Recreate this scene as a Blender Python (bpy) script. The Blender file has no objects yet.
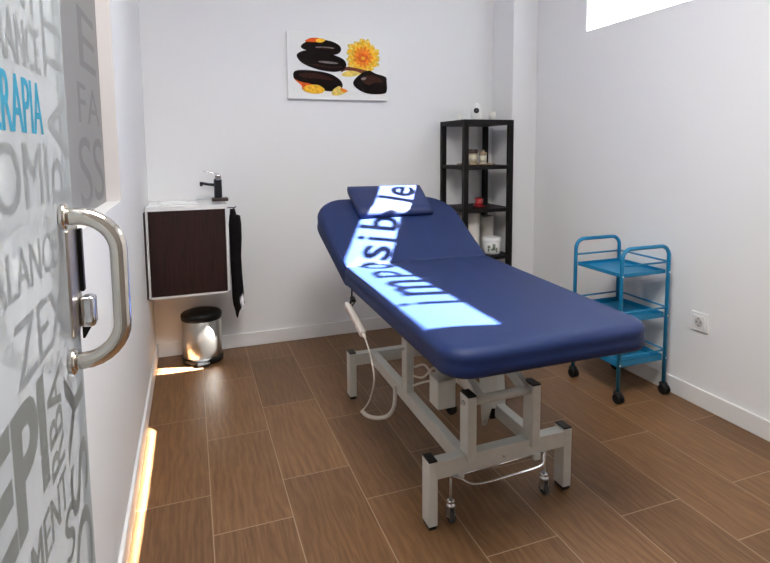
import bpy, bmesh, math, random
from mathutils import Vector, Matrix
random.seed(7)
S = bpy.context.scene
COL = S.collection
V = Vector

# ------------------------------------------------------------------ materials
def new_mat(name):
    m = bpy.data.materials.new(name); m.use_nodes = True
    nt = m.node_tree; return m, nt, nt.nodes['Principled BSDF']

def mat(name, col, rough=.5, metal=0., bump=0., bscale=200., var=0., vscale=6., spec=.5, coat=0., stretch=(1,1,1)):
    m, nt, b = new_mat(name)
    b.inputs['Base Color'].default_value = (*col, 1)
    b.inputs['Roughness'].default_value = rough
    b.inputs['Metallic'].default_value = metal
    b.inputs['Specular IOR Level'].default_value = spec
    b.inputs['Coat Weight'].default_value = coat
    tc = nt.nodes.new('ShaderNodeTexCoord')
    mp = nt.nodes.new('ShaderNodeMapping'); mp.inputs['Scale'].default_value = stretch
    nt.links.new(tc.outputs['Object'], mp.inputs['Vector'])
    if bump:
        n = nt.nodes.new('ShaderNodeTexNoise'); n.inputs['Scale'].default_value = bscale; n.inputs['Detail'].default_value = 3
        nt.links.new(mp.outputs['Vector'], n.inputs['Vector'])
        bp = nt.nodes.new('ShaderNodeBump'); bp.inputs['Strength'].default_value = bump; bp.inputs['Distance'].default_value = .002
        nt.links.new(n.outputs['Fac'], bp.inputs['Height']); nt.links.new(bp.outputs['Normal'], b.inputs['Normal'])
    if var:
        n = nt.nodes.new('ShaderNodeTexNoise'); n.inputs['Scale'].default_value = vscale; n.inputs['Detail'].default_value = 4
        nt.links.new(mp.outputs['Vector'], n.inputs['Vector'])
        r = nt.nodes.new('ShaderNodeValToRGB')
        r.color_ramp.elements[0].position = .3; r.color_ramp.elements[1].position = .7
        r.color_ramp.elements[0].color = (*[c*(1-var) for c in col], 1)
        r.color_ramp.elements[1].color = (*[min(1, c*(1+var)) for c in col], 1)
        nt.links.new(n.outputs['Fac'], r.inputs['Fac']); nt.links.new(r.outputs['Color'], b.inputs['Base Color'])
    return m

def floor_material():
    m, nt, b = new_mat('wood_look_tile')
    N, L = nt.nodes, nt.links
    def mth(op, a, c=None, d=None):
        n = N.new('ShaderNodeMath'); n.operation = op
        for i, x in enumerate((a, c, d)):
            if x is None: continue
            if isinstance(x, (int, float)): n.inputs[i].default_value = x
            else: L.new(x, n.inputs[i])
        return n.outputs[0]
    tc = N.new('ShaderNodeTexCoord'); sp = N.new('ShaderNodeSeparateXYZ'); L.new(tc.outputs['Object'], sp.inputs[0])
    X, Y = sp.outputs['X'], sp.outputs['Y']
    PW, PL = .2552, .595
    u = mth('DIVIDE', X, PW); row = mth('FLOOR', u); fx = mth('SUBTRACT', u, row)
    par = mth('FLOORED_MODULO', row, 2.0)
    v = mth('DIVIDE', mth('ADD', mth('ADD', Y, .855), mth('MULTIPLY', par, .213)), PL)
    cl = mth('FLOOR', v); fy = mth('SUBTRACT', v, cl)
    ex = mth('MULTIPLY', mth('MINIMUM', fx, mth('SUBTRACT', 1.0, fx)), PW)
    ey = mth('MULTIPLY', mth('MINIMUM', fy, mth('SUBTRACT', 1.0, fy)), PL)
    e = mth('MINIMUM', ex, ey)
    joint = mth('LESS_THAN', e, .0017)
    cb = N.new('ShaderNodeCombineXYZ'); L.new(row, cb.inputs[0]); L.new(cl, cb.inputs[1])
    wn = N.new('ShaderNodeTexWhiteNoise'); wn.noise_dimensions = '2D'; L.new(cb.outputs[0], wn.inputs['Vector'])
    rnd = wn.outputs['Value']
    # grain coordinates, shifted for every tile
    g = N.new('ShaderNodeCombineXYZ')
    L.new(mth('ADD', mth('MULTIPLY', X, 1.0), mth('MULTIPLY', rnd, 37.0)), g.inputs[0])
    L.new(mth('MULTIPLY', Y, .045), g.inputs[1]); L.new(mth('MULTIPLY', rnd, 11.0), g.inputs[2])
    n1 = N.new('ShaderNodeTexNoise'); n1.inputs['Scale'].default_value = 125; n1.inputs['Detail'].default_value = 6; n1.inputs['Roughness'].default_value = .65
    L.new(g.outputs[0], n1.inputs['Vector'])
    g2 = N.new('ShaderNodeCombineXYZ')
    L.new(mth('ADD', X, mth('MULTIPLY', rnd, 17.0)), g2.inputs[0]); L.new(mth('MULTIPLY', Y, .3), g2.inputs[1]); L.new(rnd, g2.inputs[2])
    wv = N.new('ShaderNodeTexWave'); wv.wave_type = 'BANDS'; wv.bands_direction = 'X'
    wv.inputs['Scale'].default_value = 11; wv.inputs['Distortion'].default_value = 12; wv.inputs['Detail'].default_value = 3; wv.inputs['Detail Scale'].default_value = 1.2
    L.new(g2.outputs[0], wv.inputs['Vector'])
    grain = mth('ADD', mth('MULTIPLY', n1.outputs['Fac'], .86), mth('MULTIPLY', wv.outputs['Fac'], .14))
    r = N.new('ShaderNodeValToRGB'); el = r.color_ramp.elements
    el[0].position = .18; el[0].color = (.105, .050, .021, 1)
    el[1].position = .86; el[1].color = (.285, .155, .070, 1)
    k = el.new(.5); k.color = (.188, .095, .041, 1)
    L.new(grain, r.inputs['Fac'])
    hv = N.new('ShaderNodeHueSaturation'); hv.inputs['Saturation'].default_value = 1.0
    L.new(mth('ADD', .73, mth('MULTIPLY', rnd, .26)), hv.inputs['Value']); L.new(r.outputs['Color'], hv.inputs['Color'])
    mx = N.new('ShaderNodeMix'); mx.data_type = 'RGBA'
    L.new(joint, mx.inputs['Factor']); L.new(hv.outputs['Color'], mx.inputs['A']); mx.inputs['B'].default_value = (.33, .24, .16, 1)
    L.new(mx.outputs['Result'], b.inputs['Base Color'])
    L.new(mth('ADD', mth('ADD', .3, mth('MULTIPLY', grain, .16)), mth('MULTIPLY', joint, .3)), b.inputs['Roughness'])
    b.inputs['Specular IOR Level'].default_value = .32
    h = mth('SUBTRACT', mth('MULTIPLY', grain, .25), mth('MULTIPLY', joint, 1.0))
    bp = N.new('ShaderNodeBump'); bp.inputs['Strength'].default_value = .35; bp.inputs['Distance'].default_value = .0015
    L.new(h, bp.inputs['Height']); L.new(bp.outputs['Normal'], b.inputs['Normal'])
    return m

def dark_wood_material():
    m, nt, b = new_mat('dark_wenge')
    N, L = nt.nodes, nt.links
    tc = N.new('ShaderNodeTexCoord'); mp = N.new('ShaderNodeMapping'); mp.inputs['Scale'].default_value = (1, 1, .05)
    L.new(tc.outputs['Object'], mp.inputs['Vector'])
    n = N.new('ShaderNodeTexNoise'); n.inputs['Scale'].default_value = 160; n.inputs['Detail'].default_value = 5
    L.new(mp.outputs['Vector'], n.inputs['Vector'])
    r = N.new('ShaderNodeValToRGB'); r.color_ramp.elements[0].position = .35; r.color_ramp.elements[1].position = .7
    r.color_ramp.elements[0].color = (.014, .005, .0042, 1); r.color_ramp.elements[1].color = (.033, .011, .009, 1)
    L.new(n.outputs['Fac'], r.inputs['Fac']); L.new(r.outputs['Color'], b.inputs['Base Color'])
    b.inputs['Roughness'].default_value = .55; b.inputs['Specular IOR Level'].default_value = .3
    return m

def film_glass(name, col, clear, rough=.35, spec=.5):
    """frosted film on glass: part of the light passes straight through, the rest scatters on the film"""
    m, nt, b = new_mat(name)
    b.inputs['Base Color'].default_value = (*col, 1); b.inputs['Roughness'].default_value = rough; b.inputs['Specular IOR Level'].default_value = spec
    t = nt.nodes.new('ShaderNodeBsdfTransparent'); mx = nt.nodes.new('ShaderNodeMixShader')
    tl = nt.nodes.new('ShaderNodeBsdfTranslucent'); tl.inputs['Color'].default_value = (*col, 1)
    m2 = nt.nodes.new('ShaderNodeMixShader'); m2.inputs[0].default_value = .25
    nt.links.new(b.outputs[0], m2.inputs[1]); nt.links.new(tl.outputs[0], m2.inputs[2])
    mx.inputs[0].default_value = clear
    nt.links.new(m2.outputs[0], mx.inputs[1]); nt.links.new(t.outputs[0], mx.inputs[2])
    nt.links.new(mx.outputs[0], nt.nodes['Material Output'].inputs['Surface'])
    return m

def emit(name, col, s):
    m, nt, b = new_mat(name)
    b.inputs['Base Color'].default_value = (*col, 1)
    b.inputs['Emission Color'].default_value = (*col, 1); b.inputs['Emission Strength'].default_value = s
    return m

def steel_material():
    m = mat('brushed_steel', (.62, .60, .56), .3, 1., .15, 900, 0, stretch=(1, 1, .02))
    return m

M = {}
M['wall'] = mat('white_wall_paint', (.815, .813, .812), .85, 0, .12, 260, 0, spec=.2)
M['frontwall'] = mat('unseen_wall_dark', (.20, .185, .17), .8, spec=.2)  # unseen wall, darkened to cut fill light and deepen reflections
M['ceil'] = mat('white_ceiling_paint', (.85, .85, .85), .9, spec=.2)
M['base'] = mat('white_baseboard', (.80, .79, .78), .45)
M['reveal'] = mat('warm_white_reveal', (.66, .62, .60), .7)
M['floor'] = floor_material()
M['frame'] = mat('powder_coated_grey_white', (.60, .605, .565), .42, 0, .05, 500, .03, 30)
M['vinyl'] = mat('navy_vinyl', (.0075, .0195, .082), .5, 0, .2, 700, .05, 8, spec=.28)
M['seam'] = mat('dark_seam', (.01, .012, .03), .8)
M['black'] = mat('black_plastic', (.007, .007, .0075), .45, spec=.3)
M['blackmetal'] = mat('black_shelf_lacquer', (.006, .0048, .0046), .5, 0, 0, 100, .2, 20, spec=.22)
M['chrome'] = mat('chrome', (.75, .75, .77), .08, 1.)
M['chrome_painted_dark'] = mat('chrome_dark_reflection', (.085, .092, .115), .12, 1.)  # reflection of dark surroundings put into the base colour
M['zinc'] = mat('zinc_plated', (.55, .55, .53), .3, 1.)
M['satin'] = mat('satin_steel_handle', (.80, .75, .68), .12, 1.)
M['nickel'] = mat('satin_nickel', (.52, .46, .39), .32, 1.)
M['steel'] = steel_material()
M['rubber'] = mat('grey_rubber_wheel', (.05, .05, .05), .6)
M['blue'] = mat('turquoise_lacquer', (.005, .185, .37), .35, 0, 0, 100, .04, 15)
M['wenge'] = dark_wood_material()
M['whitelam'] = mat('white_laminate', (.80, .80, .80), .3)
M['ceramic'] = mat('white_ceramic', (.82, .82, .82), .15, coat=.3)
M['towel'] = mat('black_terry', (.010, .009, .010), .95, 0, .9, 350, .2, 60, spec=.1)
M['cream'] = mat('cream_plastic', (.66, .60, .54), .45)
M['cable'] = mat('white_cable', (.62, .58, .52), .5)
M['wax'] = mat('white_wax', (.72, .70, .64), .5)
M['bamboo'] = mat('pale_wood_tray', (.36, .25, .16), .5, 0, 0, 100, .15, 25, stretch=(1, 8, 1))
M['brownlid'] = mat('dark_brown_lid', (.05, .025, .018), .5)
M['jar1'] = mat('beige_jar', (.36, .29, .18), .35, 0, 0, 100, .2, 60)
M['label'] = mat('pale_label', (.62, .58, .44), .6, 0, 0, 100, .1, 90)
M['greenlabel'] = mat('grey_green_print', (.22, .26, .18), .6)
M['red'] = mat('red_glass', (.28, .008, .012), .15, coat=.5)
M['paper'] = mat('white_paper', (.70, .66, .60), .9, 0, .2, 120)
M['plastic'] = mat('white_plastic', (.80, .80, .79), .35)
M['lens'] = mat('black_lens', (.006, .006, .007), .08)
M['canvas'] = mat('canvas_white', (.82, .82, .81), .8, 0, .2, 900)
M['doorglass'] = film_glass('frosted_door_glass', (.70, .735, .75), .46, .5, .12)
M['greyfilm'] = film_glass('light_grey_letter_film', (.36, .375, .38), .0, .7, .05)
M['darkgrey'] = film_glass('mid_grey_letter_film', (.28, .29, .275), .0, .7, .05)
M['bluefilm'] = film_glass('blue_letter_film', (.075, .36, .52), .0, .7, .05)
M['glassedge'] = mat('green_glass_edge', (.25, .34, .33), .15)
M['darkpane'] = mat('grey_frosted_pane', (.175, .172, .167), .35, 0, 0, 100, .05, 3)
M['darkfilm'] = mat('dark_grey_letters', (.155, .152, .148), .45)
def translucent(name, col):
    m, nt, b = new_mat(name); t = nt.nodes.new('ShaderNodeBsdfTranslucent'); t.inputs['Color'].default_value = (*col, 1)
    mx = nt.nodes.new('ShaderNodeMixShader'); mx.inputs[0].default_value = .45; b.inputs['Base Color'].default_value = (*col, 1); b.inputs['Roughness'].default_value = .6
    nt.links.new(b.outputs[0], mx.inputs[1]); nt.links.new(t.outputs[0], mx.inputs[2]); nt.links.new(mx.outputs[0], nt.nodes['Material Output'].inputs['Surface']); return m
M['winletters'] = translucent('white_letter_vinyl', (.72, .76, .80))
M['winframe'] = mat('white_window_frame', (.55, .60, .64), .4)
M['hole'] = mat('socket_hole', (.02, .02, .02), .8)
def clear_glass():
    m, nt, b = new_mat('clear_window_glass')
    t = nt.nodes.new('ShaderNodeBsdfTransparent'); g = nt.nodes.new('ShaderNodeBsdfGlossy'); g.inputs['Roughness'].default_value = .02
    mx = nt.nodes.new('ShaderNodeMixShader'); mx.inputs[0].default_value = .06
    nt.links.new(t.outputs[0], mx.inputs[1]); nt.links.new(g.outputs[0], mx.inputs[2])
    nt.links.new(mx.outputs[0], nt.nodes['Material Output'].inputs['Surface']); return m
M['glass'] = clear_glass()
for k, c in dict(stone=(.009, .006, .0055), stonehi=(.20, .17, .16), stonebr=(.035, .014, .010), petal=(.82, .45, .04), petal2=(.78, .22, .025),
                 petal3=(.78, .58, .14), core=(.70, .13, .02), twig=(.17, .05, .03), red_leaf=(.62, .10, .02)).items():
    M['print_'+k] = mat('print_'+k, c, .7, 0, 0, 100, .25, 60, spec=.05)

# ------------------------------------------------------------------ geometry helpers
class B:
    def __init__(s): s.bm = bmesh.new()
    def box(s, x0, x1, y0, y1, z0, z1, bev=0., seg=2, mi=0):
        r = bmesh.ops.create_cube(s.bm, size=1.)
        vs = r['verts']
        for v in vs:
            v.co = V(((x0+x1)/2+v.co.x*(x1-x0), (y0+y1)/2+v.co.y*(y1-y0), (z0+z1)/2+v.co.z*(z1-z0)))
        fs = {f for v in vs for f in v.link_faces}
        for f in fs: f.material_index = mi
        if bev:
            es = {e for v in vs for e in v.link_edges}
            r = bmesh.ops.bevel(s.bm, geom=list(es), offset=bev, segments=seg, profile=.5, affect='EDGES', clamp_overlap=True)
            for f in r['faces']: f.material_index = mi; f.smooth = True
        return s
    def obox(s, p0, p1, w, h, up=(0, 0, 1), bev=0., mi=0):
        """box with its long axis from p0 to p1; w across, h along up"""
        p0, p1 = V(p0), V(p1); d = (p1-p0); l = d.length; d.normalize()
        a = d.cross(V(up)).normalized(); u = a.cross(d).normalized()
        n0 = len(s.bm.verts); s.bm.verts.ensure_lookup_table()
        old = set(s.bm.verts)
        s.box(-.5*w, .5*w, 0, l, -.5*h, .5*h, bev, mi=mi)
        mtx = Matrix((a, d, u)).transposed()
        for v in s.bm.verts:
            if v not in old: v.co = mtx @ v.co + p0
        return s
    def tube(s, pts, r, n=10, closed=False, caps=True, mi=0):
        pts = [V(p) for p in pts]; N = len(pts)
        rs = r if isinstance(r, (list, tuple)) else [r]*N
        T = []
        for i in range(N):
            if closed: t = pts[(i+1) % N]-pts[i-1]
            else: t = pts[min(i+1, N-1)]-pts[max(i-1, 0)]
            T.append(t.normalized())
        a = V((0, 0, 1)) if abs(T[0].z) < .9 else V((1, 0, 0))
        nrm = (a-T[0]*a.dot(T[0])).normalized()
        rings = []
        for i in range(N):
            nrm = (nrm-T[i]*nrm.dot(T[i])).normalized(); bi = T[i].cross(nrm)
            rings.append([s.bm.verts.new(pts[i]+(nrm*math.cos(2*math.pi*k/n)+bi*math.sin(2*math.pi*k/n))*rs[i]) for k in range(n)])
        for i in range(N if closed else N-1):
            A, Bq = rings[i], rings[(i+1) % N]
            for k in range(n):
                f = s.bm.faces.new((A[k], A[(k+1) % n], Bq[(k+1) % n], Bq[k])); f.smooth = True; f.material_index = mi
        if caps and not closed:
            s.bm.faces.new(rings[0][::-1]).material_index = mi; s.bm.faces.new(rings[-1]).material_index = mi
        return s
    def cyl(s, p0, p1, r, n=20, mi=0): return s.tube([p0, p1], r, n, mi=mi)
    def lathe(s, prof, c=(0, 0, 0), n=28, sx=1., sy=1., axis='z', mi=0, smooth=True):
        """prof: (radius, height) pairs from bottom to top"""
        c = V(c); rings = []
        for (r, h) in prof:
            ring = []
            for k in range(n):
                a = 2*math.pi*k/n; p = (r*sx*math.cos(a), r*sy*math.sin(a), h)
                if axis == 'x': p = (p[2], p[0], p[1])
                if axis == 'y': p = (p[1], p[2], p[0])
                ring.append(s.bm.verts.new(c+V(p)))
            rings.append(ring)
        for A, Bq in zip(rings, rings[1:]):
            for k in range(n):
                f = s.bm.faces.new((A[k], A[(k+1) % n], Bq[(k+1) % n], Bq[k])); f.smooth = smooth; f.material_index = mi
        s.bm.faces.new(rings[0][::-1]).material_index = mi; f = s.bm.faces.new(rings[-1]); f.material_index = mi
        return s
    def loft(s, rings, caps=True, smooth=True, mi=0):
        R = [[s.bm.verts.new(V(p)) for p in r] for r in rings]; n = len(R[0])
        for A, Bq in zip(R, R[1:]):
            for k in range(n):
                f = s.bm.faces.new((A[k], A[(k+1) % n], Bq[(k+1) % n], Bq[k])); f.smooth = smooth; f.material_index = mi
        if caps:
            s.bm.faces.new(R[0][::-1]).material_index = mi; f = s.bm.faces.new(R[-1]); f.material_index = mi
        return s
    def poly(s, pts, mi=0):
        f = s.bm.faces.new([s.bm.verts.new(V(p)) for p in pts]); f.material_index = mi; return s

def wloc(o):
    p = V((0, 0, 0))
    while o is not None: p = p + o.location; o = o.parent
    return p
def obj(name, b, material, parent=None, label=None, loc=None):
    """link one mesh object; b was built in world coordinates"""
    me = bpy.data.meshes.new(name)
    bm = b.bm
    bmesh.ops.recalc_face_normals(bm, faces=bm.faces)
    off = V(loc) if loc is not None else V((0, 0, 0))
    base = wloc(parent) if parent is not None else V((0, 0, 0))
    for v in bm.verts: v.co -= base+off
    bm.to_mesh(me); bm.free()
    for m in (material if isinstance(material, (list, tuple)) else [material]): me.materials.append(m)
    o = bpy.data.objects.new(name, me); COL.objects.link(o)
    o.location = off
    if parent is not None: o.parent = parent
    if label: o['label'] = label
    return o
def tag(o, label, cat, group=None):
    o['label'] = label; o['category'] = cat
    if group: o['group'] = group
    return o
def thing(name, label, cat, loc, group=None):
    o = bpy.data.objects.new(name, None); COL.objects.link(o); o.location = loc
    o.empty_display_size = .1
    return tag(o, label, cat, group)
def struct(name, b, material, parent=None):
    o = obj(name, b, material, parent)
    if parent is None: o['kind'] = 'structure'
    return o
def dup(o, parent=None, shift=(0, 0, 0)):
    c = o.copy(); COL.objects.link(c)
    if parent is not None: c.parent = parent
    c.location = o.location + V(shift)
    for ch in o.children:
        g = ch.copy(); COL.objects.link(g); g.parent = c
        for ch2 in ch.children:
            h = ch2.copy(); COL.objects.link(h); h.parent = g
    return c
def arc(c, r, a0, a1, n, ax, ay):
    c, ax, ay = V(c), V(ax), V(ay)
    return [c+ax*(r*math.cos(a0+(a1-a0)*i/n))+ay*(r*math.sin(a0+(a1-a0)*i/n)) for i in range(n+1)]
def smooth_path(pts, n=8):
    pts = [V(p) for p in pts]; P = [pts[0]]+pts+[pts[-1]]; out = []
    for i in range(1, len(P)-2):
        a, b, c, d = P[i-1:i+3]
        for k in range(n):
            t = k/n
            out.append(.5*((2*b)+(c-a)*t+(2*a-5*b+4*c-d)*t*t+(3*b-a-3*c+d)*t**3))
    return out+[pts[-1]]
def text_bm(txt, origin, right, up, width, height, depth=.0001, offset=0., shear=0.):
    """letters stretched to width x height, lower left corner at origin"""
    cu = bpy.data.curves.new('t', 'FONT'); cu.body = txt; cu.size = 1; cu.offset = offset; cu.resolution_u = 4; cu.fill_mode = 'FRONT'
    to = bpy.data.objects.new('t', cu); COL.objects.link(to)
    dg = bpy.context.evaluated_depsgraph_get(); ev = to.evaluated_get(dg); me = ev.to_mesh()
    b = B(); b.bm.from_mesh(me); ev.to_mesh_clear()
    bpy.data.objects.remove(to); bpy.data.curves.remove(cu)
    xs = [v.co.x for v in b.bm.verts]; ys = [v.co.y for v in b.bm.verts]
    x0, x1, y0, y1 = min(xs), max(xs), min(ys), max(ys)
    R, U = V(right).normalized(), V(up).normalized(); n = R.cross(U); o = V(origin)
    for v in b.bm.verts:
        a = (v.co.x-x0)/(x1-x0)*width; c = (v.co.y-y0)/(y1-y0)*height
        v.co = o+R*(a+shear*c)+U*c+n*(v.co.z*depth)
    return b

# ------------------------------------------------------------------ room
W, HC, YF = 2.448, 2.72, -3.95            # right wall, ceiling height, front wall
T = .15
b = B(); b.box(-T, W+.19, YF-T, T, -.1, 0); struct('floor', b, M['floor'])
b = B(); b.box(-T, W+.19, YF-T, T, HC, HC+.1); struct('ceiling', b, M['ceil'])
b = B(); b.box(-T, W+.19, 0, T, 0, HC); struct('wall_back', b, M['wall'])
b = B(); b.box(-T, W+.19, YF-T, YF, 0, HC); struct('wall_front', b, M['frontwall'])
# left wall with the frosted internal window
LW0, LW1, LZ0, LZ1 = -2.5, -1.265, 1.04, 2.35
b = B()
b.box(-T, 0, LW1, 0, 0, HC); b.box(-T, 0, YF, LW0, 0, HC)
b.box(-T, 0, LW0, LW1, 0, LZ0); b.box(-T, 0, LW0, LW1, LZ1, HC)
struct('wall_left', b, M['wall'])
# right wall with the high strip window
RW0, RW1, RZ0, RZ1, XG = -2.470, -.723, 1.894, 2.330, 2.462
b = B()
b.box(W, W+.19, RW1, 0, 0, HC); b.box(W, W+.19, YF, RW0, 0, HC)
b.box(W, W+.19, RW0, RW1, 0, RZ0); b.box(W, W+.19, RW0, RW1, RZ1, HC)
struct('wall_right', b, M['wall'])
b = B(); b.box(2.258, W, -.255, 0, 0, HC, .004); struct('wall_corner', b, M['wall'])
# baseboards
BH, BT = .085, .012
b = B(); b.box(.012, 2.258, -BT, 0, 0, BH, .003); struct('baseboard_back', b, M['base'])
b = B(); b.box(0, BT, YF, 0, 0, BH, .003); struct('baseboard_left', b, M['base'])
b = B(); b.box(W-BT, W, YF, -.255, 0, BH, .003); struct('baseboard_right', b, M['base'])
b = B(); b.box(2.258-BT, W-BT, -.255-BT, -.255, 0, BH, .003); b.box(2.258-BT, 2.258, -.255, -BT, 0, BH, .003); struct('baseboard_corner', b, M['base'])
# left (internal) window
b = B(); b.box(-.055, -.045, LW0, LW1, LZ0, LZ1)
w2 = struct('window_2', b, M['darkpane'])
b = B()
b.box(-.12, .0005, LW1-.004, LW1, LZ0, LZ1); b.box(-.12, .0005, LW0, LW0+.004, LZ0, LZ1)
b.box(-.12, .0005, LW0, LW1, LZ1-.004, LZ1)
obj('window_reveal', b, M['reveal'], w2)
b = B(); b.box(-.12, .0005, LW0, LW1, LZ0, LZ0+.004); obj('window_sill', b, M['base'], w2)
for k, (tx, y, z, w, h) in enumerate([('Y', -1.60, 1.70, .26, .13), ('E', -1.62, 1.46, .28, .17), ('FA', -1.68, 1.30, .36, .11), ('SS', -1.72, 1.06, .42, .20)]):
    obj('window_lettering', text_bm(tx, (-.0445, y, z), (0, 1, 0), (0, 0, 1), w, h), M['darkfilm'], w2)
# right window: frame, pane, cut letters that the sun throws on to the couch
b = B(); b.box(XG, XG+.006, RW0, RW1, RZ0, RZ1)
w1 = struct('window_1', b, M['glass'])
b = B()
b.box(XG-.008, XG+.03, RW1-.006, RW1, RZ0, RZ1); b.box(XG-.008, XG+.03, RW0, RW0+.006, RZ0, RZ1)
b.box(XG+.007, XG+.03, RW0, RW1, RZ0, RZ0+.004); b.box(XG-.008, XG+.03, RW0, RW1, RZ1-.004, RZ1)
obj('window_frame', b, M['winframe'], w1)
b = B(); b.box(XG+.0062, XG+.0068, RW0, RW1, 2.096, RZ1); b.box(XG+.0062, XG+.0068, RW0, -2.372, RZ0, 2.096)  # added film, masks the sun to shape the patch on the couch
obj('sun_mask_film', b, M['winletters'], w1)
for ch, yc, w, z0, h in [('i', -2.125, .034, 1.912, .172), ('m', -1.915, .230, 1.912, .128), ('p', -1.685, .125, 1.900, .140), ('o', -1.515, .125, 1.912, .128),
                         ('s', -1.385, .105, 1.912, .128), ('i', -1.283, .034, 1.912, .172), ('b', -1.145, .125, 1.912, .180), ('l', -1.003, .033, 1.912, .180), ('e', -.922, .100, 1.912, .128)]:
    obj('window_lettering', text_bm(ch, (XG+.0065, yc-w/2, z0), (0, 1, 0), (0, 0, 1), w, h, 0, .02), M['winletters'], w1)

# ------------------------------------------------------------------ glass door on the left
D = thing('glass_door', 'frosted glass door printed with grey words, standing open along the left wall', 'door', (.09, -3.38, 0))
XD0, XD1, YE, YH = .085, .095, -2.592, -3.38
b = B(); b.box(XD0, XD1, YH, YE, .008, 2.1, .0012); obj('glass_panel', b, M['doorglass'], D)
b = B(); b.box(XD0+.001, XD1-.001, YE, YE+.0012, .009, 2.099); obj('polished_edge', b, M['glassedge'], D)
XT = XD1+.0003
def bold(fn, wd):
    """thicker strokes: the same letters laid down three times, a little to the side"""
    b = None
    for k, d in enumerate((0, -wd, wd)):
        q = fn(d, XT+k*.00004)
        if b is None: b = q
        else:
            me = bpy.data.meshes.new('t'); q.bm.to_mesh(me); q.bm.free(); b.bm.from_mesh(me); bpy.data.meshes.remove(me)
    return b
def word(tx, y0, y1, z0, z1, m='greyfilm', off=.0, wd=.0014, label=None):
    obj('lettering', bold(lambda d, x: text_bm(tx, (x, y0+d, z0), (0, 1, 0), (0, 0, 1), y1-y0, z1-z0, 0, off), wd), M[m], D, label)
def vword(tx, y0, y1, z0, z1, m='greyfilm', off=.0, wd=.0016):     # reads upwards
    obj('lettering', bold(lambda d, x: text_bm(tx, (x, y1, z0+d), (0, 0, 1), (0, -1, 0), z1-z0, y1-y0, 0, off), wd), M[m], D)
word('ENT', -2.825, -2.705, 1.352, 1.395)
word('RANCE', -2.838, -2.706, 1.297, 1.341)
word('TERAPIA', -2.893, -2.712, 1.237, 1.287, 'bluefilm', wd=.0018, label='blue word on the glass')
word('OMI', -2.872, -2.704, 1.168, 1.228)
word('BALANCE', -2.925, -2.685, 1.098, 1.138)
word('ZEX', -2.85, -2.672, 1.022, 1.078)
word('EPI', -2.945, -2.778, .905, 1.012, 'darkgrey', off=.03)
word('MENT', -2.85, -2.715, .842, .885, 'darkgrey')
vword('TT', -2.690, -2.600, 1.300, 1.375)
vword('PA', -2.690, -2.600, 1.165, 1.285)
vword('RBA', -2.770, -2.715, .895, .995, 'darkgrey')
vword('OSY', -2.700, -2.604, .665, .975, 'darkgrey')
word('S', -2.735, -2.695, .775, .835, 'darkgrey')
# double pull handle
def handle_loop(sgn):
    x0 = XD1 if sgn > 0 else XD0
    yh, z0, z1, r, d = -2.665, .979, 1.147, .042, .0575
    xo = x0+sgn*d
    pts = [V((x0, yh, z1))]
    pts += arc((xo-sgn*r, yh, z1-r), r, math.pi/2, 0, 8, (sgn, 0, 0), (0, 0, 1))
    pts += arc((xo-sgn*r, yh, z0+r), r, 0, -math.pi/2, 8, (sgn, 0, 0), (0, 0, 1))
    pts += [V((x0, yh, z0))]
    return B().tube(pts, .0097, 18)
for sg in (1, -1):
    h = obj('pull_handle', handle_loop(sg), M['satin'], D)
    for z in (.979, 1.147):
        x0 = XD1 if sg > 0 else XD0
        c = B(); c.lathe([(.0125, 0), (.0145, .0015), (.0145, .006), (.0125, .0075)], (x0 if sg > 0 else x0-.0075, -2.665, z), 20, axis='x')
        obj('collar', c, M['satin'], h)
b = B(); b.box(.078, .0985, -2.646, -2.588, 1.000, 1.128, .002)
lk = obj('lock_case', b, M['nickel'], D)
b = B(); b.box(.0987, .1035, -2.6, -2.589, 1.045, 1.124, .001); obj('dark_strip', b, M['blackmetal'], lk)  # dark strip beside the lock case
b = B(); b.box(.0987, .1155, -2.612, -2.589, 1.001, 1.040, .005, 3); obj('thumb_turn', b, M['chrome'], lk)
b = B(); b.loft([[(.0985, -2.60, .985), (.101, -2.60, .985), (.101, -2.589, .985), (.0985, -2.589, .985)], [(.0985, -2.60, 1.0008), (.110, -2.60, 1.0008), (.110, -2.589, 1.0008), (.0985, -2.589, 1.0008)]], smooth=False)
obj('dark_wedge', b, M['blackmetal'], lk)  # dark wedge below the thumb turn
for z in (.3, 1.85):
    b = B(); b.box(.0012, .078, -3.395, -3.375, z, z+.09, .002); b.box(.078, .102, -3.395, -3.33, z, z+.09, .003)
    obj('hinge', b, M['satin'], D)

# ------------------------------------------------------------------ massage table
RT = thing('massage_table', 'electric massage table with navy blue cushions on a grey white steel base', 'massage table', (1.19, -1.4, 0))
F = M['frame']
def leg(x0, x1, y0, y1, zt=.229, z0=.012):
    o = obj('leg', B().box(x0, x1, y0, y1, z0, zt, .003), F, RT, loc=V(((x0+x1)/2, (y0+y1)/2, 0))-RT.location)
    c = B(); c.box(x0+.001, x1-.001, y0+.001, y1-.001, zt-.002, zt+.004, .001); obj('end_cap', c, M['black'], o)
    c = B(); c.box(x0+.003, x1-.003, y0+.003, y1-.003, 0, z0+.003, .001); obj('foot', c, M['black'], o)
leg(.903, .935, -1.888, -1.834); leg(1.435, 1.469, -1.868, -1.814)
leg(.922, .957, -.928, -.874); leg(1.455, 1.490, -.928, -.874)
obj('cross_beam', B().obox((.934, -1.862, .194), (1.436, -1.846, .194), .042, .058, bev=.003), F, RT)
obj('cross_beam', B().obox((.956, -.9, .194), (1.456, -.9, .194), .042, .058, bev=.003), F, RT)
for x in (1.045, 1.335):
    obj('side_beam', B().obox((x, -1.84, .194), (x+.008, -.92, .194), .036, .054, bev=.003), F, RT)
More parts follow.
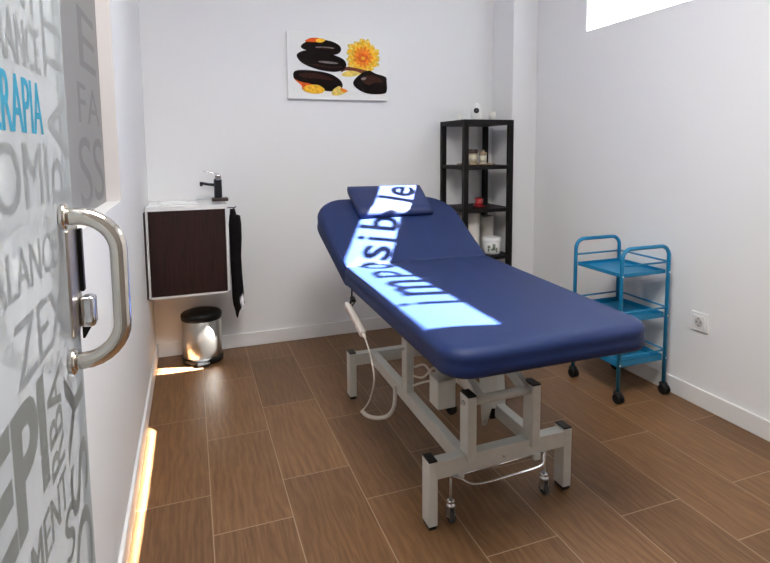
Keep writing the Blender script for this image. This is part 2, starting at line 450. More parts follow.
for x0 in (1.042, 1.288):
    u = obj('upright', B().box(x0, x0+.033, -1.886, -1.830, .2, .419, .003), F, RT)
    c = B(); c.box(x0+.001, x0+.032, -1.885, -1.831, .417, .424, .001); obj('end_cap', c, M['black'], u)
    c = B(); xx = x0 if x0 < 1.2 else x0+.033; s_ = -1 if x0 < 1.2 else 1
    c.cyl((xx, -1.858, .393), (xx+s_*.006, -1.858, .393), .009, 6); c.cyl((xx, -1.858, .393), (xx+s_*.011, -1.858, .393), .005, 10); obj('bolt', c, M['zinc'], u)
obj('pivot_tube', B().cyl((1.074, -1.858, .393), (1.289, -1.858, .396), .0155, 20), F, RT)
c = B(); c.cyl((1.185, -1.8845, .19), (1.185, -1.875, .19), .005, 10); obj('bolt', c, M['zinc'], RT)
# far uprights, lift arms, upper frame
for x0 in (1.030, 1.318):
    u = obj('upright', B().box(x0, x0+.034, -1.392, -1.338, .2, .44, .003), F, RT)
    c = B(); xx = x0 if x0 < 1.2 else x0+.034; s_ = -1 if x0 < 1.2 else 1
    c.cyl((xx, -1.365, .40), (xx+s_*.010, -1.365, .40), .007, 8); obj('bolt', c, M['zinc'], u)
obj('pivot_tube', B().cyl((1.063, -1.365, .40), (1.319, -1.365, .40), .0145, 20), F, RT)
for x in (1.06, 1.325):
    obj('upper_rail', B().box(x-.017, x+.017, -2.02, -1.12, .575, .630, .003), F, RT)
for y in (-1.98, -1.16):
    obj('upper_crossbar', B().box(1.0, 1.385, y-.015, y+.015, .590, .631, .003), F, RT)
for x in (1.10, 1.285):
    obj('lift_arm', B().obox((x, -1.858, .393), (x, -1.30, .588), .026, .045, bev=.003), F, RT)
for x in (1.085, 1.300):
    obj('lift_arm', B().obox((x, -1.365, .40), (x, -1.15, .59), .024, .045, bev=.003), F, RT)
b = B(); b.loft([[(1.228, -1.607, .60), (1.310, -1.607, .60), (1.325, -1.607, .28), (1.278, -1.607, .145), (1.262, -1.607, .145)],
                 [(1.228, -1.600, .60), (1.310, -1.600, .60), (1.325, -1.600, .28), (1.278, -1.600, .145), (1.262, -1.600, .145)]], smooth=False)
g = obj('gusset_plate', b, F, RT)
c = B(); c.cyl((1.269, -1.613, .166), (1.269, -1.60, .166), .008, 8); obj('bolt', c, M['zinc'], g)
a_ = obj('actuator_arm', B().obox((1.36, -1.5, .60), (1.332, -1.585, .20), .062, .05, up=(0, 1, 0), bev=.003), F, RT)
c = B(); c.box(1.300, 1.334, -1.60, -1.565, .160, .203, .002); obj('end_cap', c, M['black'], a_)
mt = obj('motor_box', B().box(1.068, 1.142, -1.61, -1.53, .243, .352, .004), F, RT)
c = B(); c.box(1.066, 1.144, -1.612, -1.528, .348, .358, .003); obj('motor_lid', c, M['zinc'], mt)
c = B(); c.lathe([(.018, 0), (.021, .004), (.021, .02), (.014, .026), (.014, .04)], (1.135, -1.60, .228), 18, axis='y'); obj('motor_hub', c, M['black'], mt)
c = B(); c.cyl((1.12, -1.57, .245), (1.26, -1.40, .32), .016, 14); obj('actuator_rod', c, M['zinc'], mt)
c = B(); c.cyl((1.10, -1.56, .355), (1.10, -1.40, .58), .009, 12); obj('motor_strut', c, F, mt)
for pts in [[(1.063, -1.40, .33), (1.08, -1.46, .36), (1.10, -1.50, .33), (1.12, -1.54, .345)],
            [(1.060, -1.392, .29), (1.075, -1.46, .31), (1.09, -1.52, .37), (1.10, -1.545, .357)],
            [(1.058, -1.395, .25), (1.085, -1.48, .30), (1.13, -1.50, .30), (1.13, -1.53, .33)]]:
    obj('cable', B().tube(smooth_path(pts), .0045, 8), M['cable'], RT)
# retractable casters and their pedal rod
def caster(x, y, tilt=0):
    o = obj('caster', B().cyl((x, y, .065), (x, y, .168), .0042, 10), M['zinc'], RT, loc=V((x, y, 0))-RT.location)
    c = B(); c.lathe([(.009, 0), (.0155, .003), (.0155, .008), (.010, .011), (.010, .016), (.0135, .018), (.0135, .022), (.006, .026)], (x, y, .056), 20); obj('swivel', c, M['chrome'], o)
    c = B()
    for s_ in (-1, 1): c.box(x+s_*.0095-.001, x+s_*.0095+.001, y-.013, y+.013, .022, .059, .0008)
    c.cyl((x-.014, y, .024), (x+.014, y, .024), .003, 8); obj('fork', c, M['zinc'], o)
    c = B(); c.lathe([(.0185, -.0075), (.0225, -.006), (.0235, 0), (.0225, .006), (.0185, .0075)], (x, y, .0235), 22, axis='x'); obj('wheel', c, M['rubber'], o)
caster(.988, -1.872); caster(1.362, -1.858)
b = B()
b.tube(smooth_path([(.975, -1.872, .166), (1.01, -1.890, .160), (1.06, -1.915, .142), (1.20, -1.912, .141), (1.31, -1.905, .143), (1.335, -1.885, .158), (1.362, -1.858, .166)], 6), .0042, 10)
b.cyl((.985, -1.876, .159), (1.362, -1.864, .162), .0042, 10)
obj('pedal_rod', b, M['chrome'], RT)
for x in (1.02, 1.315): obj('rod_bracket', B().box(x-.012, x+.012, -1.884, -1.868, .150, .172, .002), F, RT)
# cushions
def cushion(xl0, xr0, y0, xl1, xr1, y1, rc0, rc1, z0, th, slope, hinge_y, crown=.006):
    """rounded slab: y0 the near edge, y1 the far edge, corner radii there; top surface at z0 + slope*(y-hinge_y)"""
    def outline(ins):
        pts = []
        for (cx, cy, r, a0) in (('l', 'n', rc0, math.pi), ('r', 'n', rc0, 1.5*math.pi), ('r', 'f', rc1, 0), ('l', 'f', rc1, .5*math.pi)):
            yy = (y0+r) if cy == 'n' else (y1-r)
            for i in range(11):
                a = a0+math.pi/2*i/10; rr = max(r-ins, .002)
                yv = yy+rr*math.sin(a); t = (yv-y0)/(y1-y0)
                xl, xr = xl0+(xl1-xl0)*t, xr0+(xr1-xr0)*t
                xv = (xl+r if cx == 'l' else xr-r)+rr*math.cos(a)
                pts.append((xv, yv))
        # straight sides get extra points
        out = []
        for i, p in enumerate(pts):
            q = pts[(i+1) % len(pts)]; d = math.dist(p, q); n = max(1, int(d/.06))
            out += [(p[0]+(q[0]-p[0])*k/n, p[1]+(q[1]-p[1])*k/n) for k in range(n)]
        return out
    rb = th*.42; rings = []
    prof = [(.022, -th), (.008, -th+.002)]
    prof += [(rb*(1-math.sin(a)) if False else .004*math.sin(a*2), -th+.012+(th-.012-rb)*a) for a in (.0, .5, 1.)]
    prof += [(rb*(1-math.cos(a)), -rb+rb*math.sin(a)) for a in (.35, .7, 1.05, 1.35, math.pi/2)]
    n0 = len(outline(0))
    cs = math.sqrt(1+slope*slope)
    for ins, dz in prof:
        o = outline(ins)
        if len(o) != n0:
            base = outline(0); cx_ = (xl0+xr0+xl1+xr1)/4; cy_ = (y0+y1)/2
            o = []
            for (px, py) in base:
                vx, vy = px-cx_, py-cy_
                o.append((cx_+vx*(1-ins/max((xr0-xl0)/2, .01)), cy_+vy*(1-ins/max((y1-y0)/2, .01))))
        rings.append([(x, y-0*dz, z0+slope*(y-hinge_y)+dz*cs) for x, y in o])
    bb = B(); bb.loft(rings, caps=False)
    # crowned top: shrink rings to the centre
    cx_ = (xl0+xr0+xl1+xr1)/4; cy_ = (y0+y1)/2
    bm = bb.bm; bm.verts.ensure_lookup_table()
    last = list(bm.verts)[-n0:]; first = list(bm.verts)[:n0]
    prev = last
    for k, t in enumerate((.04, .12, .3, .6, .9)):
        nw = []
        for v in last:
            x = v.co.x+(cx_-v.co.x)*t; y = v.co.y+(cy_-v.co.y)*t
            nw.append(bm.verts.new((x, y, z0+slope*(y-hinge_y)+crown*(1-(1-min(t*2.5, 1))**2))))
        for i in range(n0):
            f = bm.faces.new((prev[i], prev[(i+1) % n0], nw[(i+1) % n0], nw[i])); f.smooth = True
        prev = nw
    f = bm.faces.new(prev); f.smooth = True
    bm.faces.new(first[::-1])
    return bb
HY = -1.105; SL = .48
seat = obj('seat_cushion', cushion(.830, 1.515, -2.178, .852, 1.572, HY+.011, .085, .012, .702, .080, 0, 0), M['vinyl'], RT)
back = obj('backrest_cushion', cushion(.852, 1.574, HY-.011, .808, 1.625, -.562, .012, .19, .702, .076, SL, HY), M['vinyl'], RT)
for o, y0, y1, sl in ((seat, -2.10, -1.13, 0), (back, -1.06, -.66, SL)):
    z = lambda y: .702-.082-.010+sl*(y-HY)
    bd = B(); bd.loft([[(.90, y0, z(y0)-.004), (1.50 if sl else 1.44, y0, z(y0)-.004), (1.50, y1, z(y1)-.004), (.90, y1, z(y1)-.004)],
                       [(.90, y0, z(y0)+.010), (1.50 if sl else 1.44, y0, z(y0)+.010), (1.50, y1, z(y1)+.010), (.90, y1, z(y1)+.010)]], smooth=False)
    obj('base_board', bd, M['black'], o)
for x in (1.06, 1.33):
    obj('backrest_strut', B().cyl((x, -1.20, .56), (x, -.82, .745), .011, 12), F, RT)
# hand control on its hook
hk = B(); hk.tube(smooth_path([(.862, -1.19, .625), (.861, -1.192, .60), (.858, -1.196, .575), (.852, -1.200, .565), (.850, -1.205, .575)], 6), .0035, 8)
hk.box(.852, .870, -1.215, -1.19, .572, .592, .002); hk.cyl((.868, -1.23, .585), (.852, -1.225, .56), .003, 8)
obj('hook', hk, M['black'], RT)
p0, p1 = V((.846, -1.165, .553)), V((.856, -1.365, .483))
hc = obj('hand_control', B().obox(p0, p1, .026, .030, bev=.007), M['cream'], RT)
c = B(); d_ = (p1-p0).normalized()
c.obox(p0+d_*.03+V((-.0133, 0, .0)), p0+d_*.15+V((-.0133, 0, 0)), .002, .018, bev=.0005); obj('keypad', c, mat('keypad_grey', (.45, .36, .33), .5), hc)
c = B(); c.tube([p1-d_*.004, p1+d_*.02], [.009, .005], 12); obj('strain_relief', c, M['cream'], hc)
obj('cable', B().tube(smooth_path([p1+d_*.018, (.862, -1.435, .42), (.866, -1.465, .34), (.872, -1.40, .235), (.872, -1.335, .165), (.870, -1.285, .125)]), .0034, 8), M['cable'], RT)
path = smooth_path([(.870, -1.285, .125), (.885, -1.310, .112), (.92, -1.330, .105), (.965, -1.335, .107), (1.00, -1.315, .125), (1.018, -1.29, .16), (1.022, -1.275, .20)], 14)
obj('coiled_cable', B().tube(path, [.0082+.0014*math.sin(i*2.2) for i in range(len(path))], 10), M['cable'], RT)

# pillow on the backrest
def bz(y): return .706+SL*(y-HY)
b = B()
def pring(fr, lift):
    """outline of the pillow at height fraction fr, corner order FL FR BR BL, densified"""
    e = {0: .010, .18: .0, .5: -.003, .82: .0, 1.: .012}[fr]
    FL, FR, BR, BL = V((1.026+e, -.782+e, 0)), V((1.434-e, -.776+e, 0)), V((1.450-e, -.566-e, 0)), V((1.030+e, -.558-e, 0))
    cs = [FL, FR, BR, BL]; out = []
    for i in range(4):
        a, q = cs[i], cs[(i+1) % 4]
        for k in range(8):
            t = k/8; p = a.lerp(q, t)
            thick = .050-.016*max(0, (p.x-1.1)/.36)*max(0, min(1, (-.6-p.y)/.15))
            out.append((p.x, p.y, bz(p.y)+.004+thick*lift))
    return out
rings = [pring(f, l) for f, l in ((0, 0), (.18, .10), (.5, .5), (.82, .88), (1., 1.))]
b.loft(rings, caps=False)
bm = b.bm; bm.verts.ensure_lookup_table(); n0 = 32
last = list(bm.verts)[-n0:]; first = list(bm.verts)[:n0]; prev = last
cc = sum((v.co for v in last), V((0, 0, 0)))/n0
for t, up in ((.15, .004), (.45, .008), (.8, .009)):
    nw = [bm.verts.new(v.co.lerp(cc, t)+V((0, 0, up))) for v in last]
    for i in range(n0):
        f = bm.faces.new((prev[i], prev[(i+1) % n0], nw[(i+1) % n0], nw[i])); f.smooth = True
    prev = nw
bm.faces.new(prev).smooth = True; bm.faces.new(first[::-1])
pl = obj('pillow', b, mat('royal_blue_vinyl', (.007, .0185, .086), .5, 0, .25, 500, .05, 8), None)
pl.location = (0, 0, 0)
tag(pl, 'flat navy pillow lying on the raised head end of the massage table', 'pillow')

# ------------------------------------------------------------------ trolley
TX0, TX1, TY0, TY1 = 2.110, 2.396, -1.412, -1.092
TR = thing('trolley', 'three-tier turquoise metal trolley on black casters by the right wall', 'trolley', ((TX0+TX1)/2, (TY0+TY1)/2, 0))
r_ = .0095
for y, zt in ((TY0, .742), (TY1, .742)):
    R = .05
    pts = [V((TX0, y, .055))]+arc((TX0+R, y, zt-R), R, math.pi, math.pi/2, 8, (1, 0, 0), (0, 0, 1))+arc((TX1-R, y, zt-R), R, math.pi/2, 0, 8, (1, 0, 0), (0, 0, 1))+[V((TX1, y, .055))]
    obj('end_frame', B().tube(pts, r_, 14), M['blue'], TR)
def tray(z, h, mesh_top):
    b = B(); x0, x1, y0, y1 = TX0+.008, TX1-.008, TY0+.008, TY1-.008; t = .0025
    b.box(x0, x1, y0, y1, z, z+t)
    b.box(x0, x0+t, y0, y1, z, z+h, .0008); b.box(x1-t, x1, y0, y1, z, z+h, .0008)
    b.box(x0, x1, y0, y0+t, z, z+h, .0008); b.box(x0, x1, y1-t, y1, z, z+h, .0008)
    o = obj('tray', b, M['blue'], TR)
    for x in (TX0, TX1):
        for y in (TY0, TY1):
            s_ = -1 if y == TY0 else 1
            obj('screw', B().cyl((x, y+s_*.008, z+h*.5), (x, y+s_*.0115, z+h*.5), .004, 8), M['plastic'], o)
for z, h in ((.605, .018), (.385, .026), (.168, .032)): tray(z, h, 0)
for z in (.662, .436, .222):
    b = B()
    for y in (TY0, TY1): b.cyl((TX0, y, z), (TX1, y, z), .0048, 10)
    b.cyl((TX1, TY0, z+.002), (TX1, TY1, z+.002), .0048, 10)
    obj('guard_rail', b, M['blue'], TR)
proto = None
for x in (TX0, TX1):
    for y in (TY0, TY1):
        if proto is None:
            b = B(); b.cyl((x, y, .045), (x, y, .062), .0095, 14); b.lathe([(.010, .040), (.019, .043), (.020, .052), (.010, .056)], (x, y, 0), 18)
            b.box(x-.017, x+.017, y-.022, y+.012, .026, .048, .006)
            proto = obj('caster', b, M['black'], TR, loc=V((x, y, 0))-TR.location)
            c = B()
            for s_ in (-1, 1): c.lathe([(.019, -.0055), (.0235, -.004), (.0235, .004), (.019, .0055)], (x+s_*.0125, y-.006, .0235), 22, axis='x')
            obj('wheel', c, M['black'], proto)
            px0, py0 = x, y
        else: dup(proto, TR, (x-px0, y-py0, 0))

# ------------------------------------------------------------------ corner shelf and what stands on it
SX0, SX1, SY0, SY1 = 1.846, 2.204, -.360, -.016
SH = thing('shelf_unit', 'tall narrow black open shelf unit standing in the back corner', 'shelf', ((SX0+SX1)/2, (SY0+SY1)/2, 0))
pw = .032
first = None
for x in (SX0, SX1-pw):
    for y in (SY0, SY1-pw):
        if first is None:
            first = obj('post', B().box(x, x+pw, y, y+pw, 0, 1.366, .0015), M['blackmetal'], SH, loc=V((x, y, 0))-SH.location); f0 = (x, y)
        else: dup(first, SH, (x-f0[0], y-f0[1], 0))
SZ = (1.366, 1.082, .806, .494, .10)
for i, z in enumerate(SZ):
    t = .031 if i == 0 else .024
    e = .0 if i == 0 else .002
    obj('shelf_board', B().box(SX0+e, SX1-e, SY0+e, SY1-e, z, z+t, .0015), M['blackmetal'], SH)
Z1, Z2, Z3, Z4 = SZ[0]+.0317, SZ[1]+.0247, SZ[2]+.0247, SZ[3]+.0247
# top: monitor camera and two small candles
o = thing('camera', 'small white egg-shaped camera with round black lens, top of the shelf unit', 'camera', (2.02, -.2, Z1))
b = B(); b.lathe([(.022, 0), (.028, .004), (.032, .02), (.034, .045), (.033, .07), (.028, .092), (.018, .108), (.006, .1155)], (2.02, -.2, Z1), 28); obj('body', b, M['plastic'], o)
dv = (V((.2345, -3.347, 1.22))-V((2.02, -.2, Z1+.062))); dv.z = 0; dv.normalize()
c0 = V((2.02, -.2, Z1+.064))+dv*.028
b = B(); b.tube([c0, c0+dv*.009, c0+dv*.0105], [.0175, .0175, .014], 24); ln = obj('lens', b, M['lens'], o)
b = B(); b.tube([c0+dv*.0103, c0+dv*.0118], .005, 12); obj('lens_glint', b, M['rubber'], ln)
def candle(x, y, z, r, h, label):
    o = thing('candle', label, 'candle', (x, y, z), 'white candles on the shelf top')
    b = B(); b.lathe([(r*.9, 0), (r, .002), (r*1.05, h), (r*.93, h), (r*.9, h*.82), (.001, h*.80)], (x, y, z), 22); obj('cup', b, M['wax'], o)
    b = B(); b.cyl((x, y, z+h*.8), (x, y, z+h*.97), .0015, 6); obj('wick', b, M['black'], o)
candle(1.895, -.2, Z1, .018, .040, 'low white candle beside the camera, nearer the picture')
candle(2.14, -.2, Z1, .022, .060, 'taller white candle at the wall side of the camera on the shelf unit')
# second shelf: round tray with two jars
tr_ = B(); tr_.lathe([(.10, 0), (.125, .003), (.132, .010), (.128, .0105), (.12, .005), (.001, .004)], (2.02, -.20, Z2), 40, sx=1., sy=.9)
tag(obj('wooden_tray', tr_, M['bamboo'], None, loc=(2.02, -.20, Z2)), 'shallow pale wooden tray under two jars on the black shelf unit', 'tray')
def jar(x, y, z, r, h, lidm, bodym, label, lid_h=.028, knob=False, grp=None):
    o = thing('jar', label, 'jar', (x, y, z), grp)
    b = B(); b.lathe([(r*.93, 0), (r, .003), (r, h*.92), (r*.9, h)], (x, y, z), 26); obj('body', b, bodym, o)
    b = B(); b.lathe([(r*1.04, h*.93), (r*1.06, h*.95), (r*1.06, h+lid_h*.8), (r*.98, h+lid_h)], (x, y, z), 26)
    if knob: b.lathe([(r*.35, h+lid_h), (r*.45, h+lid_h+.008), (r*.3, h+lid_h+.015)], (x, y, z), 16)
    obj('lid', b, lidm, o)
    lb = B(); n = 14; a0 = math.atan2(-3.347-y, .2345-x)
    R = r*1.008
    lo, hi = z+h*.22, z+h*.80
    lb.loft([[(x+R*math.cos(a0-1.1+2.2*k/n), y+R*math.sin(a0-1.1+2.2*k/n), zz) for k in range(n+1)] + [(x+(R-.001)*math.cos(a0+1.1-2.2*k/n), y+(R-.001)*math.sin(a0+1.1-2.2*k/n), zz) for k in range(n+1)] for zz in (lo, hi)])
    obj('label', lb, M['label'], o)
    return o, a0
jar(1.985, -.215, Z2+.0045, .033, .078, M['brownlid'], M['jar1'], 'brown lidded jar with a pale label, left one on the wooden tray', .022)
jar(2.055, -.23, Z2+.0045, .024, .062, M['bamboo'], M['wax'], 'cream jar with a pale stopper beside the brown lidded jar', .018, True)
# third shelf: red votive glass
o = thing('candle_holder', 'small red glass candle holder on a middle shelf of the black unit', 'candle', (2.022, -.24, Z3))
b = B(); b.box(1.994, 2.050, -.268, -.212, Z3, Z3+.012, .003); obj('foot', b, M['red'], o)
b = B(); b.lathe([(.024, .012), (.027, .018), (.028, .058), (.025, .058), (.022, .03), (.001, .028)], (2.022, -.24, Z3), 24); obj('cup', b, M['red'], o)
# fourth shelf
o = thing('paper_roll', 'wide roll of white couch paper standing on the lower shelf of the black unit', 'paper roll', (2.005, -.17, Z4))
b = B(); b.lathe([(.062, 0), (.063, .003), (.063, .272), (.060, .275), (.02, .275), (.019, .26)], (1.985, -.19, Z4), 32); obj('sheets', b, M['paper'], o)
b = B(); b.lathe([(.0195, .262), (.0195, .277), (.017, .277), (.017, .262)], (1.985, -.19, Z4), 20); obj('core', b, M['cream'], o)
o = thing('paper_towel', 'narrow roll of white paper towel behind the white tub', 'paper towel', (2.150, -.13, Z4))
b = B(); b.lathe([(.043, 0), (.044, .003), (.044, .232), (.042, .235), (.016, .235), (.015, .225)], (2.150, -.13, Z4), 28); obj('sheets', b, M['paper'], o)
b = B(); b.lathe([(.0155, .226), (.0155, .237), (.0135, .237), (.0135, .226)], (2.150, -.13, Z4), 18); obj('core', b, M['cream'], o)
xt, yt = 2.105, -.268
o = thing('tub', 'round white cream tub with a grey green print on the lower shelf', 'tub', (xt, yt, Z4))
b = B(); b.lathe([(.051, 0), (.055, .004), (.057, .088), (.055, .09)], (xt, yt, Z4), 32); obj('body', b, M['plastic'], o)
b = B(); b.lathe([(.0595, .083), (.060, .086), (.060, .105), (.056, .109)], (xt, yt, Z4), 32); obj('lid', b, M['plastic'], o)
lb = B(); a0 = math.atan2(-3.347-yt, .2345-xt)
for (da, zc, w, h) in ((.28, .05, .17, .042), (-.3, .052, .16, .016), (.05, .033, .12, .012), (-.35, .03, .1, .02), (.62, .03, .1, .03)):
    n = 6; R = .0576
    lb.loft([[(xt+R*math.cos(a0+da-w+2*w*k/n), yt+R*math.sin(a0+da-w+2*w*k/n), Z4+zz) for k in range(n+1)] + [(xt+(R-.002)*math.cos(a0+da+w-2*w*k/n), yt+(R-.002)*math.sin(a0+da+w-2*w*k/n), Z4+zz) for k in range(n+1)] for zz in (zc-h/2, zc+h/2)])
obj('print', lb, M['greenlabel'], o)

# ------------------------------------------------------------------ wash basin cabinet
CX0, CX1, CY, CZ0, CZ1 = .005, .413, -.35, .440, .905
VN = thing('basin_cabinet', 'wall hung wash basin cabinet with dark brown door and white surround', 'cabinet', ((CX0+CX1)/2, CY/2, CZ0))
b = B()
b.box(CX0, CX0+.011, CY, 0, CZ0, CZ1); b.box(CX1-.011, CX1, CY, 0, CZ0, CZ1); b.box(CX0, CX1, CY, 0, CZ0, CZ0+.011); b.box(CX0+.011, CX1-.011, -.012, -.002, CZ0, CZ1)
obj('carcass', b, M['whitelam'], VN)
b = B(); b.box(CX0+.013, CX1-.013, CY-.003, CY+.016, CZ0+.013, CZ1-.002, .001); obj('door', b, M['wenge'], VN)
b = B(); b.box(.0005, .0045, CY-.062, CY-.001, CZ0+.02, CZ1, .001); obj('dark_wall_strip', b, M['wenge'], VN)  # dark strip on the left wall in front of the cabinet
b = B()
bx0, bx1, by0, by1, bz0, bz1 = CX0, CX1, CY-.004, -.001, CZ1, .928
b.box(bx0, .06, by0, by1, bz0, bz1); b.box(.27, bx1, by0, by1, bz0, bz1); b.box(.06, .27, by0, -.27, bz0, bz1); b.box(.06, .27, -.10, by1, bz0, bz1); b.box(.06, .27, -.27, -.10, bz0, bz0+.012)
obj('basin', b, M['ceramic'], VN)
FT = thing('faucet', 'chrome single-lever faucet on the wash basin cabinet', 'faucet', (.378, -.14, .928))
b = B(); b.box(.342, .432, -.175, -.105, .928, .948, .006, 3); obj('base', b, mat('dark_brown_base', (.035, .015, .014), .35), FT)
b = B(); b.box(.356, .400, -.162, -.118, .948, 1.056, .006, 3); obj('body', b, M['chrome_painted_dark'], FT)
b = B(); b.obox((.366, -.14, 1.020), (.280, -.14, 1.034), .030, .016, bev=.003); b.lathe([(.008, 0), (.008, .01)], (.288, -.14, 1.016), 14); obj('spout', b, M['chrome_painted_dark'], FT)
b = B(); b.box(.360, .398, -.158, -.122, 1.057, 1.080, .005); b.obox((.385, -.14, 1.084), (.298, -.14, 1.100), .026, .006, bev=.002); obj('lever', b, M['chrome'], FT)
# black towel on the side of the cabinet
tw = B(); rings = []
prof = [(.885, .435, .462, .0), (.868, .433, .466, .004), (.852, .433, .468, .01), (.846, .430, .490, .02), (.80, .427, .497, .028), (.72, .426, .494, .03), (.62, .427, .489, .03),
        (.52, .428, .490, .032), (.44, .430, .494, .034), (.38, .432, .499, .033), (.335, .436, .498, .028), (.318, .440, .484, .02), (.298, .444, .468, .014), (.262, .449, .457, .006)]
for i, (z, xa, xb, hd) in enumerate(prof):
    ring = []; n = 20; ym = -.215; hd = hd+.02
    for k in range(n):
        a = 2*math.pi*k/n
        wob = .006*math.sin(3*a+z*14)+.004*math.sin(5*a-z*22)
        x = (xa+xb)/2+(xb-xa)/2*math.cos(a)*(1+.05*math.sin(z*30+a))
        ring.append((max(x, .416), ym+(hd+wob)*math.sin(a), z+.004*math.sin(2*a+i)))
    rings.append(ring)
tw.loft(rings[::-1])
tg = tag(obj('hanging_towel', tw, M['towel'], None, loc=(.46, -.215, .26)), 'crumpled black towel hanging at the side of the basin cabinet', 'towel')
hk = B(); hk.tube(smooth_path([(.4135, -.215, .8945), (.44, -.215, .8945), (.463, -.215, .8945), (.466, -.215, .902)], 5), .003, 8); hk.lathe([(.008, 0), (.008, .003)], (.4132, -.215, .8945), 14, axis='x')
obj('hook', hk, M['black'], VN)

# ------------------------------------------------------------------ pedal bin
bx, by = .260, -.140
PB = thing('pedal_bin', 'small stainless steel pedal bin with black lid under the basin cabinet', 'bin', (bx, by, 0))
b = B(); b.lathe([(.108, 0), (.112, .004), (.114, .030), (.109, .036)], (bx, by, 0), 40, sy=.88); bs = obj('base', b, M['black'], PB)
b = B(); b.box(bx-.035, bx+.035, by-.122, by-.085, .008, .022, .005); obj('pedal', b, M['black'], bs)
b = B(); b.lathe([(.106, .034), (.1075, .036), (.1075, .258), (.105, .26)], (bx, by, 0), 48, sy=.88); obj('body', b, M['steel'], PB)
b = B(); b.lathe([(.108, .250), (.112, .254), (.114, .272), (.113, .284), (.105, .292), (.08, .300), (.04, .304), (.004, .305)], (bx, by, 0), 48, sy=.88); obj('lid', b, M['black'], PB)

# ------------------------------------------------------------------ canvas picture
PX0, PX1, PZ0, PZ1, PD = .813, 1.460, 1.528, 1.932, -.028
CV = thing('canvas_picture', 'white canvas print of stacked dark stones and a yellow orange flower', 'picture', ((PX0+PX1)/2, -.001, PZ0))
b = B(); b.box(PX0, PX1, PD, -.001, PZ0, PZ1, .002); obj('canvas', b, M['canvas'], CV)
pr = B(); ms = [M['print_'+k] for k in ('stone', 'stonehi', 'stonebr', 'petal', 'petal2', 'petal3', 'core', 'twig', 'red_leaf')]
layer = [0]
def P(u, v):   # picture coordinates 0..1, v down
    return (PX0+(PX1-PX0)*u, PD-.0005-.00005*layer[0], PZ1-(PZ1-PZ0)*v)
def blob(pts, mi, n=6):
    layer[0] += 1
    q = [V((u, v, 0)) for u, v in pts]; N = len(q); out = []
    for i in range(N):
        a, c, d, e = q[i-1], q[i], q[(i+1) % N], q[(i+2) % N]
        for k in range(n):
            t = k/n; out.append(.5*((2*c)+(d-a)*t+(2*a-5*c+4*d-e)*t*t+(3*c-a-3*d+e)*t**3))
    pr.poly([P(p.x, p.y) for p in out], mi)
def ell(u, v, a, c, mi, rot=0., n=28):
    layer[0] += 1; ca, sa = math.cos(rot), math.sin(rot)
    pr.poly([P(u+a*math.cos(2*math.pi*k/n)*ca-c*math.sin(2*math.pi*k/n)*sa, v+a*math.cos(2*math.pi*k/n)*sa+c*math.sin(2*math.pi*k/n)*ca) for k in range(n)], mi)
# flower
fu, fv = .745, .325
ell(fu, fv, .135, .21, 3)
for ring, (cnt, L_, a_, c_, mi) in enumerate(((15, .125, .062, .026, 5), (15, .118, .055, .022, 3), (12, .088, .050, .019, 3), (14, .062, .046, .017, 4))):
    for k in range(cnt):
        a = 2*math.pi*(k+.37*ring)/cnt; l = L_*(.93+.1*math.sin(k*2.3+ring))
        n = 18; du, dv_ = math.cos(a), math.sin(a)
        layer[0] += .25
        pr.poly([P(fu+(l+a_*math.cos(2*math.pi*q/n))*du-c_*math.sin(2*math.pi*q/n)*dv_, fv+1.60*((l+a_*math.cos(2*math.pi*q/n))*dv_+c_*math.sin(2*math.pi*q/n)*du)) for q in range(n)], mi)
layer[0] += 1
ell(fu, fv+.01, .05, .075, 6); ell(fu, fv+.02, .018, .027, 3)
# stones
blob([(.545, .50), (.62, .49), (.76, .525), (.80, .555), (.74, .58), (.66, .55), (.57, .545), (.52, .575)], 7)
blob([(.535, .59), (.60, .545), (.68, .555), (.72, .585), (.66, .625), (.58, .64), (.53, .625)], 5)
blob([(.055, .615), (.10, .57), (.24, .565), (.40, .60), (.50, .68), (.535, .77), (.51, .84), (.43, .875), (.30, .85), (.14, .78), (.065, .71)], 0)
blob([(.10, .63), (.24, .60), (.38, .645), (.44, .70), (.30, .69), (.16, .68)], 2)
blob([(.09, .35), (.15, .28), (.26, .265), (.42, .305), (.54, .37), (.575, .46), (.54, .54), (.44, .575), (.28, .545), (.14, .46)], 0)
blob([(.22, .47), (.36, .515), (.50, .515), (.53, .48), (.42, .50), (.30, .475)], 2)
ell(.395, .435, .10, .016, 1, .08)
blob([(.135, .20), (.20, .13), (.30, .095), (.42, .11), (.50, .16), (.525, .23), (.49, .30), (.38, .325), (.24, .29), (.15, .25)], 0)
ell(.365, .215, .095, .014, 1, .0)
ell(.36, .225, .07, .010, 2, .0)
blob([(.64, .73), (.70, .61), (.80, .53), (.88, .575), (.98, .62), (.992, .70), (.992, .84), (.95, .89), (.80, .895), (.69, .83)], 0)
blob([(.73, .68), (.80, .60), (.90, .63), (.95, .70), (.86, .72), (.80, .76)], 2)
ell(.75, .66, .03, .02, 1, -.6)
# petals lying about
blob([(.17, .135), (.22, .085), (.29, .075), (.34, .09), (.30, .135), (.22, .14)], 8)
blob([(.285, .095), (.33, .08), (.37, .10), (.33, .14), (.28, .135)], 3)
blob([(.06, .70), (.12, .74), (.22, .77), (.28, .83), (.22, .87), (.14, .86), (.13, .80)], 8)
blob([(.17, .80), (.28, .78), (.35, .84), (.33, .90), (.24, .915), (.15, .875)], 3)
blob([(.45, .83), (.50, .79), (.54, .84), (.585, .86), (.52, .92), (.44, .935), (.425, .89)], 5)
blob([(.51, .815), (.55, .83), (.585, .86), (.545, .885), (.52, .86)], 4)
obj('print', pr, ms, CV)

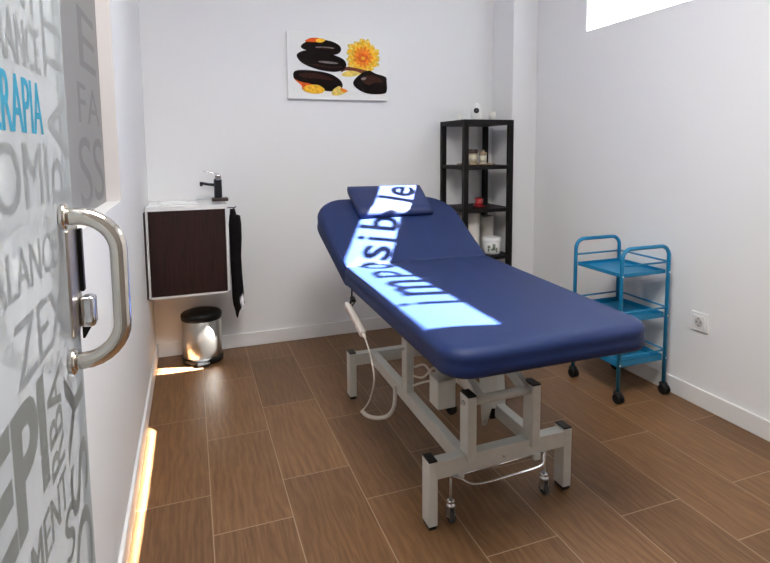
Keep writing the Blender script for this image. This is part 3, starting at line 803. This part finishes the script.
# ------------------------------------------------------------------ wall socket
yc, zc = -1.557, .402
SK = thing('wall_socket', 'white square wall socket low on the right wall', 'socket', (W, yc, zc))
b = B(); b.box(W-.009, W, yc-.043, yc+.043, zc-.045, zc+.045, .003); obj('plate', b, M['plastic'], SK)
b = B(); b.box(W-.012, W-.008, yc-.029, yc+.029, zc-.030, zc+.030, .0015); it = obj('insert', b, M['plastic'], SK)
b = B(); b.lathe([(.0205, 0), (.0215, .001), (.0195, .0022), (.019, .0018)], (W-.0142, yc, zc), 28, axis='x'); obj('well', b, mat('socket_shadow_grey', (.55, .55, .55), .5), it)
b = B()
for s_ in (-1, 1): b.cyl((W-.0150, yc+s_*.0095, zc), (W-.0135, yc+s_*.0095, zc), .003, 10)
b.box(W-.0150, W-.0138, yc-.003, yc+.003, zc+.015, zc+.020); b.box(W-.0150, W-.0138, yc-.003, yc+.003, zc-.020, zc-.015)
obj('contacts', b, M['hole'], it)

# ------------------------------------------------------------------ light
def fill_panel(x, y, w, l, s, label):  # added emitter out of view, brightens the whole room
    o = thing('fill_panel', label, 'lamp', (x, y, HC))
    b = B(); b.box(x-w/2-.015, x+w/2+.015, y-l/2-.015, y+l/2+.015, HC-.02, HC); obj('housing', b, M['plastic'], o)
    b = B(); b.box(x-w/2, x+w/2, y-l/2, y+l/2, HC-.024, HC-.0195); obj('emitter_face', b, emit('fill_emitter', (1, .985, .965), s), o)
fill_panel(.72, -2.6, .9, .9, 25.0, 'added square ceiling panel that fills the room with light, out of view')

sun = bpy.data.lights.new('sun', 'SUN'); sun.energy = 270; sun.angle = math.radians(.55); sun.color = (1., .985, .96)
so = bpy.data.objects.new('sun', sun); COL.objects.link(so)
so.rotation_euler = V((-1, .245, -.859)).to_track_quat('-Z', 'Y').to_euler(); so.location = (6, -2, 5)
wd = bpy.data.worlds.new('sky'); S.world = wd; wd.use_nodes = True
nt = wd.node_tree; bg = nt.nodes['Background']; bg.inputs['Color'].default_value = (.90, .95, 1., 1); bg.inputs['Strength'].default_value = 6
pt = bpy.data.lights.new('window_portal', 'AREA'); pt.shape = 'RECTANGLE'; pt.size = RW1-RW0; pt.size_y = RZ1-RZ0
pt.cycles.is_portal = True
po = bpy.data.objects.new('window_portal', pt); COL.objects.link(po)
po.location = (XG+.1, (RW0+RW1)/2, (RZ0+RZ1)/2); po.rotation_euler = (math.pi/2, 0, math.pi/2)

# ------------------------------------------------------------------ camera
f, cy = 535.63, 200.95
yw, pt_, rl = map(math.radians, (19.9144, 5.5871, -.4688))
fw = V((math.sin(yw)*math.cos(pt_), math.cos(yw)*math.cos(pt_), -math.sin(pt_)))
rt = V((math.cos(yw), -math.sin(yw), 0)); up = rt.cross(fw)
rt, up = rt*math.cos(rl)+up*math.sin(rl), up*math.cos(rl)-rt*math.sin(rl)
cam = bpy.data.cameras.new('camera'); cam.sensor_fit = 'HORIZONTAL'; cam.sensor_width = 36; cam.lens = f/770*36
cam.shift_y = (cy-281.5)/770; cam.clip_start = .02
co = bpy.data.objects.new('view_camera', cam); COL.objects.link(co)
mw = Matrix((rt, up, -fw)).transposed().to_4x4(); mw.translation = V((.2345, -3.347, 1.22)); co.matrix_world = mw
S.camera = co

S.view_settings.view_transform = 'Standard'; S.view_settings.look = 'None'
S.view_settings.gamma = 1; S.view_settings.use_curve_mapping = False; S.view_settings.exposure = 0
S.cycles.use_denoising = True
try: S.cycles.denoising_prefilter = 'ACCURATE'; S.cycles.denoising_input_passes = 'RGB_ALBEDO_NORMAL'
except Exception: pass
S.cycles.max_bounces = 10; S.cycles.diffuse_bounces = 6; S.cycles.transparent_max_bounces = 16
S.cycles.caustics_reflective = False; S.cycles.caustics_refractive = False
